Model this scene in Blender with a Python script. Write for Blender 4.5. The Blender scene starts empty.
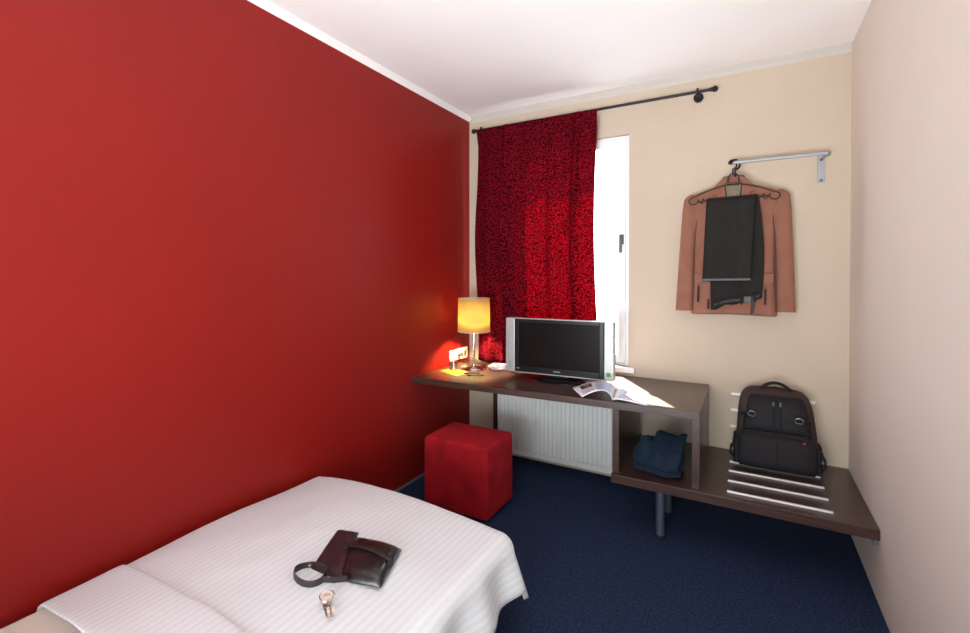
import bpy, bmesh, math, random
from mathutils import Vector, Matrix, noise
random.seed(7)
R = math.radians
PI = math.pi
scene = bpy.context.scene
col = scene.collection

# ------------------------------------------------------------------ camera
FPX, YAW, PITCH, PPY = 462.56, 0.5145, 0.0107, 279.09
EYE = 1.45
cd = bpy.data.cameras.new('camera')
cam = bpy.data.objects.new('camera', cd)
col.objects.link(cam)
cd.sensor_width = 36.0
cd.lens = FPX * 36.0 / 970.0
cd.shift_y = -(316.5 - PPY) / 970.0
cd.clip_start = 0.02
cam.location = (0, 0, EYE)
cam.rotation_euler = (PI / 2 - PITCH, 0, YAW)
scene.camera = cam

# ------------------------------------------------------------------ light
scene.view_settings.view_transform = 'Standard'
scene.view_settings.look = 'None'
scene.view_settings.gamma = 1.0
scene.view_settings.use_curve_mapping = False
scene.view_settings.exposure = 0.0
scene.cycles.use_denoising = True
scene.cycles.max_bounces = 12
scene.cycles.diffuse_bounces = 8
scene.cycles.transparent_max_bounces = 16
scene.cycles.sample_clamp_indirect = 8.0

world = bpy.data.worlds.new('sky')
scene.world = world
world.use_nodes = True
bg = world.node_tree.nodes['Background']
bg.inputs['Color'].default_value = (0.86, 0.93, 1.0, 1)
bg.inputs['Strength'].default_value = 13.0

SUN_AZ, SUN_EL = R(34), R(61)
sd = bpy.data.lights.new('sun', 'SUN')
sd.energy = 190.0
sd.angle = R(0.6)
sd.color = (1.0, 0.96, 0.9)
sun = bpy.data.objects.new('sun', sd)
col.objects.link(sun)
sdir = Vector((math.sin(SUN_AZ) * math.cos(SUN_EL), -math.cos(SUN_AZ) * math.cos(SUN_EL), -math.sin(SUN_EL)))
sun.rotation_euler = sdir.to_track_quat('-Z', 'Y').to_euler()

def area(name, loc, target, sx, sy, energy, color, spread=180):
    d = bpy.data.lights.new(name, 'AREA')
    d.shape = 'RECTANGLE'
    d.size, d.size_y, d.energy, d.color = sx, sy, energy, color
    d.spread = R(spread)
    o = bpy.data.objects.new(name, d)
    col.objects.link(o)
    o.location = loc
    o.rotation_euler = (Vector(target) - Vector(loc)).to_track_quat('-Z', 'Z').to_euler()
    return o
# added fill behind the viewpoint, no real lamp: soft panels facing room and ceiling
area('added_fill', (-0.3, -1.3, 1.8), (-0.75, 2.6, 1.2), 1.4, 1.4, 13, (0.89, 0.955, 1.0), 110)
area('added_ceiling_fill', (-0.55, -0.9, 0.75), (-0.75, 1.8, 2.75), 1.6, 1.0, 71, (0.89, 0.955, 1.0), 120)

# ------------------------------------------------------------------ materials
def lin(c):
    return tuple((v / 255 / 12.92) if v / 255 <= 0.04045 else ((v / 255 + 0.055) / 1.055) ** 2.4 for v in c)

def nodes_of(name):
    m = bpy.data.materials.new(name)
    m.use_nodes = True
    nt = m.node_tree
    return m, nt, nt.nodes['Principled BSDF']

def mat(name, rgb, rough=0.5, metal=0.0, spec=0.5, var=0.0, vscale=20.0, bump=0.0, bscale=200.0,
        sheen=0.0, coat=0.0, stretch=(1, 1, 1), sheentint=None, detail=3.0):
    m, nt, p = nodes_of(name)
    c = lin(rgb)
    p.inputs['Base Color'].default_value = (*c, 1)
    p.inputs['Roughness'].default_value = rough
    p.inputs['Metallic'].default_value = metal
    p.inputs['Specular IOR Level'].default_value = spec
    p.inputs['Sheen Weight'].default_value = sheen
    if sheentint:
        p.inputs['Sheen Tint'].default_value = (*lin(sheentint), 1)
    p.inputs['Coat Weight'].default_value = coat
    N, L = nt.nodes, nt.links
    tc = N.new('ShaderNodeTexCoord')
    mp = N.new('ShaderNodeMapping')
    mp.inputs['Scale'].default_value = stretch
    L.new(tc.outputs['Object'], mp.inputs['Vector'])
    if var > 0:
        n = N.new('ShaderNodeTexNoise')
        n.inputs['Scale'].default_value = vscale
        n.inputs['Detail'].default_value = detail
        L.new(mp.outputs['Vector'], n.inputs['Vector'])
        r = N.new('ShaderNodeValToRGB')
        r.color_ramp.elements[0].position = 0.3
        r.color_ramp.elements[1].position = 0.7
        r.color_ramp.elements[0].color = (*[v * (1 - var) for v in c], 1)
        r.color_ramp.elements[1].color = (*[min(1, v * (1 + var)) for v in c], 1)
        L.new(n.outputs['Fac'], r.inputs['Fac'])
        L.new(r.outputs['Color'], p.inputs['Base Color'])
    if bump > 0:
        n = N.new('ShaderNodeTexNoise')
        n.inputs['Scale'].default_value = bscale
        n.inputs['Detail'].default_value = 2.0
        L.new(mp.outputs['Vector'], n.inputs['Vector'])
        b = N.new('ShaderNodeBump')
        b.inputs['Strength'].default_value = bump
        b.inputs['Distance'].default_value = 0.002
        L.new(n.outputs['Fac'], b.inputs['Height'])
        L.new(b.outputs['Normal'], p.inputs['Normal'])
    return m

M = {}
M['red_wall'] = mat('red_paint', (136, 23, 18), rough=0.48, spec=0.28, var=0.03, vscale=2, bump=0.12, bscale=160)
M['beige_wall'] = mat('beige_paint', (194, 178, 158), rough=0.7, var=0.02, vscale=3, bump=0.12, bscale=180)
M['grey_beige'] = mat('grey_beige_paint', (224, 212, 200), rough=0.75, var=0.02, vscale=2, bump=0.08, bscale=180)
M['ceiling'] = mat('ceiling_paint', (246, 243, 241), rough=0.85, var=0.01, vscale=3)
M['cornice_grey'] = mat('cornice_paint', (196, 191, 182), rough=0.7, var=0.02, vscale=6)
M['carpet'] = mat('navy_carpet', (34, 47, 73), rough=0.95, spec=0.15, var=0.65, vscale=95, bump=0.8, bscale=420, sheen=0.15, sheentint=(70, 95, 140))
M['skirting'] = mat('grey_skirting', (120, 122, 130), rough=0.5, var=0.05)
M['pvc'] = mat('white_pvc', (238, 240, 242), rough=0.35, var=0.01)
M['black_metal'] = mat('black_metal', (28, 27, 27), rough=0.4, metal=0.4, var=0.1, vscale=60)
M['steel'] = mat('brushed_steel', (160, 163, 166), rough=0.5, metal=0.4, var=0.08, vscale=80, stretch=(1, 12, 12))
M['alu'] = mat('satin_aluminium', (226, 226, 224), rough=0.45, metal=0.35, var=0.04, vscale=60)
M['chrome'] = mat('chrome', (215, 215, 218), rough=0.12, metal=1.0, var=0.03, vscale=30)
M['leg_steel'] = mat('blue_grey_steel', (140, 152, 172), rough=0.3, metal=0.85, var=0.05, vscale=30)
M['rubber'] = mat('black_rubber', (20, 20, 22), rough=0.8, var=0.1)
M['radiator'] = mat('radiator_enamel', (222, 225, 222), rough=0.35, var=0.02, vscale=8)
M['velvet'] = mat('red_velvet', (150, 17, 27), rough=0.85, spec=0.2, var=0.30, vscale=9, bump=0.35, bscale=90, sheen=0.35, sheentint=(225, 60, 70), detail=6)
M['suede'] = mat('brown_wool', (140, 95, 78), rough=0.9, spec=0.15, var=0.08, vscale=14, bump=0.4, bscale=500, sheen=0.2, sheentint=(230, 180, 160))
M['suede_dark'] = mat('dark_piping', (40, 32, 32), rough=0.8, var=0.1)
M['crease_shade_brown'] = mat('crease_shade_brown', (92, 56, 46), rough=0.9, var=0.1)  # dark brown for the painted shade beside the jacket sleeves
M['lining'] = mat('olive_lining', (112, 98, 72), rough=0.5, var=0.12, vscale=30, stretch=(6, 1, 1))
M['trouser'] = mat('black_trouser_cloth', (36, 34, 32), rough=0.85, spec=0.2, var=0.15, vscale=40, bump=0.3, bscale=600)
M['hem_grey'] = mat('hem_tape', (92, 90, 90), rough=0.7, var=0.1, vscale=80)
M['belt'] = mat('belt_leather', (18, 19, 23), rough=0.6, var=0.1, vscale=60)
M['pack'] = mat('pack_nylon', (34, 31, 34), rough=0.8, spec=0.3, var=0.15, vscale=60, bump=0.5, bscale=600)
M['pack_brown'] = mat('pack_brown_nylon', (58, 44, 44), rough=0.8, spec=0.3, var=0.15, vscale=50, bump=0.5, bscale=600)
M['pack_dark'] = mat('pack_dark_nylon', (24, 24, 28), rough=0.7, spec=0.3, var=0.15, vscale=60, bump=0.4, bscale=500)
M['red_tab'] = mat('red_tab', (190, 40, 36), rough=0.6, var=0.05)
M['tv_silver'] = mat('tv_silver', (168, 170, 167), rough=0.38, metal=0.35, var=0.03, vscale=60)
M['tv_black'] = mat('tv_black', (13, 12, 13), rough=0.3, spec=0.3, var=0.05)
M['screen'] = mat('tv_screen', (22, 16, 16), rough=0.3, spec=0.08, var=0.04, vscale=2)
M['green'] = mat('green_sticker', (70, 130, 60), rough=0.5, var=0.15, vscale=200)
M['grey_print'] = mat('grey_print', (150, 150, 152), rough=0.5, var=0.05)
M['paper'] = mat('magazine_paper', (236, 238, 242), rough=0.4, var=0.02, vscale=30)
M['ink_dark'] = mat('print_dark', (70, 52, 50), rough=0.4, var=0.4, vscale=60)
M['ink_skin'] = mat('print_skin', (205, 160, 135), rough=0.4, var=0.2, vscale=60)
M['ink_blue'] = mat('print_blue', (180, 198, 226), rough=0.4, var=0.08, vscale=40)
M['ink_text'] = mat('print_text', (150, 155, 175), rough=0.4, var=0.3, vscale=300)
M['napkin'] = mat('yellow_napkin', (240, 200, 60), rough=0.8, var=0.05, vscale=60)
M['plastic_white'] = mat('white_plastic', (238, 234, 224), rough=0.4, var=0.01)
M['plastic_grey'] = mat('grey_plastic', (90, 90, 92), rough=0.5, var=0.05)
M['cable_white'] = mat('lilac_cable', (214, 196, 226), rough=0.45, var=0.05)
M['cable_dark'] = mat('dark_cable', (40, 38, 60), rough=0.5, var=0.05)
M['pen_body'] = mat('pen_barrel', (110, 84, 60), rough=0.35, var=0.05)
M['pen_tip'] = mat('pen_tip', (22, 24, 60), rough=0.3, var=0.05)
M['navy_cloth'] = mat('navy_cloth', (22, 36, 52), rough=0.9, spec=0.2, var=0.2, vscale=25, bump=0.3, bscale=300, sheen=0.2, sheentint=(90, 130, 170))
M['sheet'] = mat('beige_sheet', (224, 212, 200), rough=0.9, var=0.02, vscale=20, bump=0.1, bscale=60)
M['mattress'] = mat('white_ticking', (225, 222, 218), rough=0.9, var=0.03, vscale=20)
M['bed_base'] = mat('dark_bed_base', (40, 32, 30), rough=0.6, var=0.1, vscale=20)
M['bag_flap'] = mat('plum_leather', (56, 32, 36), rough=0.5, var=0.12, vscale=60, bump=0.3, bscale=250)
M['bag_body'] = mat('black_leather', (34, 30, 30), rough=0.28, var=0.1, vscale=60, bump=0.2, bscale=120, coat=0.3)
M['bag_strap'] = mat('strap_leather', (40, 37, 38), rough=0.4, var=0.1, vscale=60, bump=0.2, bscale=200)
M['watch_steel'] = mat('watch_steel', (208, 202, 192), rough=0.25, metal=0.9, var=0.05, vscale=300)
M['watch_gold'] = mat('watch_rose', (170, 120, 105), rough=0.35, metal=0.6, var=0.05, vscale=300)
M['dial'] = mat('watch_dial', (236, 220, 208), rough=0.4, var=0.12, vscale=200)
M['ink_black'] = mat('black_ink', (20, 18, 18), rough=0.4, var=0.05)

def wood():
    m, nt, p = nodes_of('wenge_laminate')
    N, L = nt.nodes, nt.links
    tc = N.new('ShaderNodeTexCoord')
    mp = N.new('ShaderNodeMapping')
    mp.inputs['Scale'].default_value = (1.5, 26, 26)
    L.new(tc.outputs['Object'], mp.inputs['Vector'])
    n = N.new('ShaderNodeTexNoise')
    n.inputs['Scale'].default_value = 3.0
    n.inputs['Detail'].default_value = 5
    L.new(mp.outputs['Vector'], n.inputs['Vector'])
    r = N.new('ShaderNodeValToRGB')
    r.color_ramp.elements[0].position = 0.32
    r.color_ramp.elements[1].position = 0.7
    r.color_ramp.elements[0].color = (*lin((50, 30, 25)), 1)
    r.color_ramp.elements[1].color = (*lin((73, 48, 38)), 1)
    L.new(n.outputs['Fac'], r.inputs['Fac'])
    L.new(r.outputs['Color'], p.inputs['Base Color'])
    p.inputs['Roughness'].default_value = 0.34
    p.inputs['Coat Weight'].default_value = 0.25
    p.inputs['Coat Roughness'].default_value = 0.3
    b = N.new('ShaderNodeBump')
    b.inputs['Strength'].default_value = 0.05
    L.new(n.outputs['Fac'], b.inputs['Height'])
    L.new(b.outputs['Normal'], p.inputs['Normal'])
    return m
M['wood'] = wood()

def duvet_mat():
    m, nt, p = nodes_of('striped_satin_cotton')
    N, L = nt.nodes, nt.links
    tc = N.new('ShaderNodeTexCoord')
    w = N.new('ShaderNodeTexWave')
    w.wave_type = 'BANDS'
    w.bands_direction = 'X'
    w.inputs['Scale'].default_value = 0.314 / 0.026
    w.inputs['Distortion'].default_value = 0.15
    w.inputs['Detail'].default_value = 1
    L.new(tc.outputs['UV'], w.inputs['Vector'])
    r = N.new('ShaderNodeValToRGB')
    r.color_ramp.elements[0].position = 0.42
    r.color_ramp.elements[1].position = 0.58
    r.color_ramp.elements[0].color = (*lin((228, 234, 239)), 1)
    r.color_ramp.elements[1].color = (*lin((238, 243, 247)), 1)
    L.new(w.outputs['Fac'], r.inputs['Fac'])
    L.new(r.outputs['Color'], p.inputs['Base Color'])
    rr = N.new('ShaderNodeMapRange')
    rr.inputs['To Min'].default_value = 0.75
    rr.inputs['To Max'].default_value = 0.5
    L.new(w.outputs['Fac'], rr.inputs['Value'])
    L.new(rr.outputs['Result'], p.inputs['Roughness'])
    b = N.new('ShaderNodeBump')
    b.inputs['Strength'].default_value = 0.05
    b.inputs['Distance'].default_value = 0.003
    L.new(w.outputs['Fac'], b.inputs['Height'])
    L.new(b.outputs['Normal'], p.inputs['Normal'])
    return m
M['duvet'] = duvet_mat()

def curtain_mat():
    m, nt, p = nodes_of('red_devore_curtain')
    N, L = nt.nodes, nt.links
    tc = N.new('ShaderNodeTexCoord')
    n = N.new('ShaderNodeTexNoise')
    n.inputs['Scale'].default_value = 85
    n.inputs['Detail'].default_value = 1.5
    n.inputs['Distortion'].default_value = 1.2
    L.new(tc.outputs['UV'], n.inputs['Vector'])
    r = N.new('ShaderNodeValToRGB')
    r.color_ramp.elements[0].position = 0.44
    r.color_ramp.elements[1].position = 0.54
    r.color_ramp.elements[0].color = (0, 0, 0, 1)
    r.color_ramp.elements[1].color = (1, 1, 1, 1)
    L.new(n.outputs['Fac'], r.inputs['Fac'])
    def mixc(a, b):
        x = N.new('ShaderNodeMix')
        x.data_type = 'RGBA'
        x.inputs[6].default_value = (*lin(a), 1)
        x.inputs[7].default_value = (*lin(b), 1)
        L.new(r.outputs['Color'], x.inputs[0])
        return x.outputs[2]
    d = N.new('ShaderNodeBsdfDiffuse')
    L.new(mixc((50, 8, 16), (122, 20, 34)), d.inputs['Color'])
    t = N.new('ShaderNodeBsdfTranslucent')
    L.new(mixc((44, 4, 11), (178, 25, 46)), t.inputs['Color'])
    mx = N.new('ShaderNodeMixShader')
    mx.inputs[0].default_value = 0.33
    L.new(d.outputs[0], mx.inputs[1])
    L.new(t.outputs[0], mx.inputs[2])
    L.new(mx.outputs[0], nt.nodes['Material Output'].inputs['Surface'])
    N.remove(p)
    return m
M['curtain'] = curtain_mat()

def shade_mat():
    m, nt, p = nodes_of('cream_lamp_shade')
    N, L = nt.nodes, nt.links
    n = N.new('ShaderNodeTexNoise')
    n.inputs['Scale'].default_value = 120
    r = N.new('ShaderNodeValToRGB')
    r.color_ramp.elements[0].color = (*lin((220, 200, 140)), 1)
    r.color_ramp.elements[1].color = (*lin((228, 210, 154)), 1)
    L.new(n.outputs['Fac'], r.inputs['Fac'])
    d = N.new('ShaderNodeBsdfDiffuse')
    t = N.new('ShaderNodeBsdfTranslucent')
    L.new(r.outputs['Color'], d.inputs['Color'])
    L.new(r.outputs['Color'], t.inputs['Color'])
    mx = N.new('ShaderNodeMixShader')
    mx.inputs[0].default_value = 0.72
    L.new(d.outputs[0], mx.inputs[1])
    L.new(t.outputs[0], mx.inputs[2])
    L.new(mx.outputs[0], nt.nodes['Material Output'].inputs['Surface'])
    N.remove(p)
    return m
M['shade'] = shade_mat()

def pane_mat(name, tint=(1, 1, 1), refl=0.08):
    m, nt, p = nodes_of(name)
    N, L = nt.nodes, nt.links
    t = N.new('ShaderNodeBsdfTransparent')
    t.inputs['Color'].default_value = (*tint, 1)
    g = N.new('ShaderNodeBsdfGlossy')
    g.inputs['Roughness'].default_value = 0.02
    lw = N.new('ShaderNodeLayerWeight')
    lw.inputs['Blend'].default_value = 0.2
    mr = N.new('ShaderNodeMapRange')
    mr.inputs['To Min'].default_value = refl * 0.4
    mr.inputs['To Max'].default_value = 0.7
    L.new(lw.outputs['Facing'], mr.inputs['Value'])
    mx = N.new('ShaderNodeMixShader')
    L.new(mr.outputs['Result'], mx.inputs[0])
    L.new(t.outputs[0], mx.inputs[1])
    L.new(g.outputs[0], mx.inputs[2])
    L.new(mx.outputs[0], nt.nodes['Material Output'].inputs['Surface'])
    N.remove(p)
    return m
M['pane'] = pane_mat('window_glass', (0.97, 0.98, 0.98))
M['tumbler'] = pane_mat('drinking_glass', (0.93, 0.93, 0.91), refl=0.3)
def bulb_mat():
    m, nt, p = nodes_of('lit_bulb')
    p.inputs['Base Color'].default_value = (1, 0.9, 0.7, 1)
    p.inputs['Emission Color'].default_value = (1, 0.69, 0.32, 1)
    p.inputs['Emission Strength'].default_value = 2000
    return m
M['bulb'] = bulb_mat()

# ------------------------------------------------------------------ geometry helpers
WM = {}
def thing(name, label, cat, loc=(0, 0, 0), rz=0.0, group=None):
    o = bpy.data.objects.new(name, None)
    o.empty_display_size = 0.05
    col.objects.link(o)
    o.location = loc
    o.rotation_euler = (0, 0, rz)
    WM[o] = Matrix.Translation(loc) @ Matrix.Rotation(rz, 4, 'Z')
    return tag(o, label, cat, group)

def tag(o, label, cat, group=None):
    o['label'] = label
    o['category'] = cat
    if group:
        o['group'] = group
    return o

class Geo:
    def __init__(s):
        s.v, s.f, s.uv = [], [], None
    def add(s, vs, fs):
        b = len(s.v)
        s.v += [tuple(v) for v in vs]
        s.f += [tuple(i + b for i in f) for f in fs]
        return s
    def box(s, x0, x1, y0, y1, z0, z1):
        vs = [(x, y, z) for x in (x0, x1) for y in (y0, y1) for z in (z0, z1)]
        return s.add(vs, [(0, 1, 3, 2), (4, 6, 7, 5), (0, 4, 5, 1), (2, 3, 7, 6), (0, 2, 6, 4), (1, 5, 7, 3)])
    def hexa(s, low, high):
        vs = list(low) + list(high)
        n = len(low)
        return s.add(vs, [tuple(range(n))[::-1], tuple(range(n, 2 * n))] + [(i, (i + 1) % n, n + (i + 1) % n, n + i) for i in range(n)])
    def prism_xz(s, pts, y0, y1):
        return s.hexa([(x, y0, z) for x, z in pts], [(x, y1, z) for x, z in pts])
    def prism_xy(s, pts, z0, z1):
        return s.hexa([(x, y, z0) for x, y in pts], [(x, y, z1) for x, y in pts])
    def loft(s, rings, caps=True, closed=True):
        n = len(rings[0])
        vs = [p for r in rings for p in r]
        fs = []
        m = n if closed else n - 1
        for k in range(len(rings) - 1):
            for i in range(m):
                fs.append((k * n + i, k * n + (i + 1) % n, (k + 1) * n + (i + 1) % n, (k + 1) * n + i))
        if caps:
            fs.append(tuple(range(n))[::-1])
            fs.append(tuple(range((len(rings) - 1) * n, len(rings) * n)))
        return s.add(vs, fs)
    def lathe(s, c, prof, n=24, caps=True):
        rings = [[(c[0] + r * math.cos(2 * PI * i / n), c[1] + r * math.sin(2 * PI * i / n), c[2] + z) for i in range(n)] for r, z in prof]
        return s.loft(rings, caps)
    def tube(s, pts, r, n=8, closed=False, flat=None):
        pts = [Vector(p) for p in pts]
        N = len(pts)
        rings = []
        up = None
        for i, p in enumerate(pts):
            if closed:
                t = pts[(i + 1) % N] - pts[i - 1]
            else:
                t = pts[min(i + 1, N - 1)] - pts[max(i - 1, 0)]
            t.normalize()
            if up is None:
                up = Vector((0, 0, 1)) if abs(t.z) < 0.9 else Vector((1, 0, 0))
            up = up - t * up.dot(t)
            if up.length < 1e-5:
                up = t.orthogonal()
            up.normalize()
            sd_ = t.cross(up)
            rr = r[i] if isinstance(r, (list, tuple)) else r
            ra, rb = (rr, rr) if flat is None else (flat[0], flat[1])
            rings.append([p + sd_ * (ra * math.cos(2 * PI * k / n + PI / n)) + up * (rb * math.sin(2 * PI * k / n + PI / n)) for k in range(n)])
        if closed:
            rings.append(rings[0])
            return s.loft(rings, False)
        return s.loft(rings, True)
    def cyl(s, a, b, r, n=16):
        return s.tube([a, b], r, n)
    def sphere(s, c, r, n=16, k=10, sc=(1, 1, 1)):
        prof = [(max(1e-4, math.sin(PI * i / k)), -math.cos(PI * i / k)) for i in range(k + 1)]
        rings = [[(c[0] + r * sc[0] * q * math.cos(2 * PI * i / n), c[1] + r * sc[1] * q * math.sin(2 * PI * i / n), c[2] + r * sc[2] * z) for i in range(n)] for q, z in prof]
        return s.loft(rings, True)
    def grid(s, fn, nu, nv, uvfn=None):
        vs = [fn(i / nu, j / nv) for j in range(nv + 1) for i in range(nu + 1)]
        fs = [(j * (nu + 1) + i, j * (nu + 1) + i + 1, (j + 1) * (nu + 1) + i + 1, (j + 1) * (nu + 1) + i) for j in range(nv) for i in range(nu)]
        if uvfn:
            s.uv = (s.uv or []) + [uvfn(i / nu, j / nv) for j in range(nv + 1) for i in range(nu + 1)]
        return s.add(vs, fs)
    def obj(s, name, m, parent=None, smooth=False, bevel=0.0, seg=2, solid=0.0, subsurf=0, sharp=40, kind=None, soff=0):
        vs = s.v
        if parent is not None and parent in WM:
            inv = WM[parent].inverted()
            vs = [inv @ Vector(v) for v in vs]
        me = bpy.data.meshes.new(name)
        me.from_pydata(vs, [], s.f)
        bm = bmesh.new()
        bm.from_mesh(me)
        bmesh.ops.recalc_face_normals(bm, faces=bm.faces)
        bm.to_mesh(me)
        bm.free()
        if s.uv:
            lay = me.uv_layers.new(name='uv')
            for lp in me.loops:
                lay.data[lp.index].uv = s.uv[lp.vertex_index]
        me.materials.append(M[m])
        if smooth:
            for p in me.polygons:
                p.use_smooth = True
            me.set_sharp_from_angle(angle=R(sharp))
        o = bpy.data.objects.new(name, me)
        col.objects.link(o)
        if parent is not None:
            o.parent = parent
            if parent in WM:
                WM[o] = WM[parent]
        if solid:
            md = o.modifiers.new('thickness', 'SOLIDIFY')
            md.thickness = solid
            md.offset = soff
        if bevel:
            md = o.modifiers.new('edge', 'BEVEL')
            md.width = bevel
            md.segments = seg
            md.limit_method = 'ANGLE'
            md.angle_limit = R(35)
        if subsurf:
            md = o.modifiers.new('smooth', 'SUBSURF')
            md.levels = subsurf
            md.render_levels = subsurf
        if kind:
            o['kind'] = kind
        return o

def struct(o, label=None, cat=None):
    o['kind'] = 'structure'
    if label:
        o['label'] = label
    if cat:
        o['category'] = cat
    return o

def sq(c, hx, hy, z, n=28, e=0.5):
    out = []
    for i in range(n):
        a = 2 * PI * i / n
        ca, sa = math.cos(a), math.sin(a)
        out.append((c[0] + hx * math.copysign(abs(ca) ** e, ca), c[1] + hy * math.copysign(abs(sa) ** e, sa), z))
    return out

def smoothstep(a, b, x):
    t = min(1, max(0, (x - a) / (b - a)))
    return t * t * (3 - 2 * t)

# ------------------------------------------------------------------ the room
XL, XR, YB, YF, H = -2.024, 0.513, 3.316, -1.7, 2.755
WX0, WX1, WZ0, WZ1 = -1.66, -0.718, 0.80, 2.43   # window opening
struct(Geo().box(XL - .1, XR + .1, YF - .1, YB + .09, -.1, 0).obj('floor', 'carpet'), 'dark navy blue carpet covering the floor', 'floor')
struct(Geo().box(XL - .1, XR + .1, YF - .1, YB + .09, H, H + .1).obj('ceiling', 'ceiling'), 'plain off-white painted ceiling', 'ceiling')
struct(Geo().box(XL - .1, XL, YF, YB, 0, H).obj('wall_left', 'red_wall'), 'deep red satin painted wall', 'wall')
struct(Geo().box(XR, XR + .1, YF, YB, 0, H).obj('wall_right', 'grey_beige'), 'plain greyish beige painted wall', 'wall')
struct(Geo().box(XL - .1, XR + .1, YF - .1, YF, 0, H).obj('wall_front', 'beige_wall'), 'plain beige wall behind the viewpoint', 'wall')
g = Geo()
g.box(XL - .1, WX0, YB, YB + .09, 0, H).box(WX1, XR + .1, YB, YB + .09, 0, H)
g.box(WX0, WX1, YB, YB + .09, 0, WZ0).box(WX0, WX1, YB, YB + .09, WZ1, H)
struct(g.obj('wall_back', 'beige_wall'), 'cream beige painted wall with the window opening', 'wall')
# cornices
def cornice_profile(w, h):
    return [(0, 0), (w, 0), (w * .75, h * .25), (w * .3, h * .6), (0, h)]
g = Geo()
pr = cornice_profile(.03, .034)
g.hexa([(XL + a, YF, H - b) for a, b in pr], [(XL + a, YB, H - b) for a, b in pr])
struct(g.obj('trim_1', 'ceiling'), 'thin white cornice above the red wall', 'trim')
g = Geo()
pr = cornice_profile(.03, .045)
g.hexa([(XL + .03, YB - a, H - b) for a, b in pr], [(XR, YB - a, H - b) for a, b in pr])
struct(g.obj('trim_2', 'cornice_grey'), 'pale grey cornice above the beige window wall', 'trim')
struct(Geo().box(XL, XL + .006, YF, YB, 0, .014).obj('baseboard_left', 'skirting'), 'thin grey edging strip along the foot of the red wall', 'baseboard')

# window
wf = Geo()
fw, fy0, fy1 = .035, YB + .03, YB + .09
wf.box(WX0, WX0 + fw, fy0, fy1, WZ0, WZ1).box(WX1 - fw, WX1, fy0, fy1, WZ0, WZ1)
wf.box(WX0 + fw, WX1 - fw, fy0, fy1, WZ0, WZ0 + fw).box(WX0 + fw, WX1 - fw, fy0, fy1, WZ1 - fw, WZ1)
win = struct(wf.obj('window_1', 'pvc', bevel=.003), 'tall white framed window partly behind the red curtain', 'window')
sx0, sx1, sz0, sz1, sw = WX0 + .025, WX1 - .025, WZ0 + .025, WZ1 - .025, .052
g = Geo()
g.box(sx0, sx0 + sw, fy0 - .018, fy1 - .02, sz0, sz1).box(sx1 - sw, sx1, fy0 - .018, fy1 - .02, sz0, sz1)
g.box(sx0 + sw, sx1 - sw, fy0 - .018, fy1 - .02, sz0, sz0 + sw).box(sx0 + sw, sx1 - sw, fy0 - .018, fy1 - .02, sz1 - sw, sz1)
sash = g.obj('sash', 'pvc', win, bevel=.004)
Geo().box(sx0 + sw, sx1 - sw, fy0 + .01, fy0 + .016, sz0 + sw, sz1 - sw).obj('pane', 'pane', sash)
g = Geo()
hx, hy = sx1 - sw / 2, fy0 - .018
g.box(hx - .014, hx + .014, hy - .012, hy, 1.66, 1.73)
g.box(hx - .009, hx + .009, hy - .045, hy - .012, 1.71, 1.728).box(hx - .009, hx + .009, hy - .05, hy - .035, 1.60, 1.728)
g.obj('handle', 'plastic_grey', sash, bevel=.003)
g = Geo()
g.box(WX0 - .05, -.672, YB - .035, YB - .001, .762, .80).box(WX0, WX1, YB - .001, fy0, .775, .80)
g.obj('window_sill', 'pvc', win, bevel=.004)

# ------------------------------------------------------------------ desk unit
HD = .7365
DT = .040
BY, BZ, BT = 2.58, .338, .048
G = .003
desk = thing('desk_unit', 'dark wenge wall desk with open cube and low luggage bench', 'desk', (-.45, 2.9, 0))
XE = -.205
# desk board, front edge running very slightly askew to the wall
dl, dr = 2.54, 2.612
g = Geo().hexa([(XL + G, dl, HD - DT), (XE, dr, HD - DT), (XE, YB - G, HD - DT), (XL + G, YB - G, HD - DT)],
               [(XL + G, dl, HD), (XE, dr, HD), (XE, YB - G, HD), (XL + G, YB - G, HD)])
g.obj('desk_top', 'wood', desk, bevel=.0015)
Geo().box(-.652, XR - .002, BY, YB - G, BZ - BT, BZ).obj('bench_top', 'wood', desk, bevel=.0015)
Geo().box(-.652, -.615, 2.607, YB - .13, BZ, HD - DT).obj('side_panel', 'wood', desk, bevel=.0015)
Geo().box(XE - .038, XE, 2.615, YB - G, BZ, HD - DT).obj('side_panel', 'wood', desk, bevel=.0015)
Geo().box(-1.765, -1.73, YB - .06, YB - G, 0, HD - DT).obj('support_batten', 'wood', desk, bevel=.001)
for x, y, r in ((-.408, 2.69, .024), (-.405, 2.97, .02)):
    lg = Geo().lathe((x, y, 0), [(r, .014), (r, BZ - BT - .006), (r * 1.5, BZ - BT - .006), (r * 1.5, BZ - BT)], 24).obj('leg', 'leg_steel', desk, smooth=True)
    Geo().lathe((x, y, 0), [(r * 1.12, 0), (r * 1.12, .01), (r * .95, .014)], 20).obj('foot', 'rubber', lg, smooth=True)
for y in (2.655, 2.795, 2.94, 3.085):
    Geo().box(-.082, .357, y - .008, y + .008, BZ, BZ + .009).obj('luggage_bar', 'alu', desk, bevel=.003)
Geo().box(XR - .022, XR - .002, BY + .02, BY + .08, BZ - BT - .03, BZ - BT).obj('bracket', 'leg_steel', desk, bevel=.002)
for z, which in ((.693, 'topmost'), (.592, 'second from the top'), (.488, 'third from the top'), (.386, 'lowest')):
    o = Geo().box(-.082, .357, YB - .012, YB, z - .0085, z + .0085).obj('wall_rail', 'alu', bevel=.003)
    tag(o, which + ' of four silver guard rails on the wall behind the backpack', 'rail', 'guard rails on the wall behind the backpack')

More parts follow.
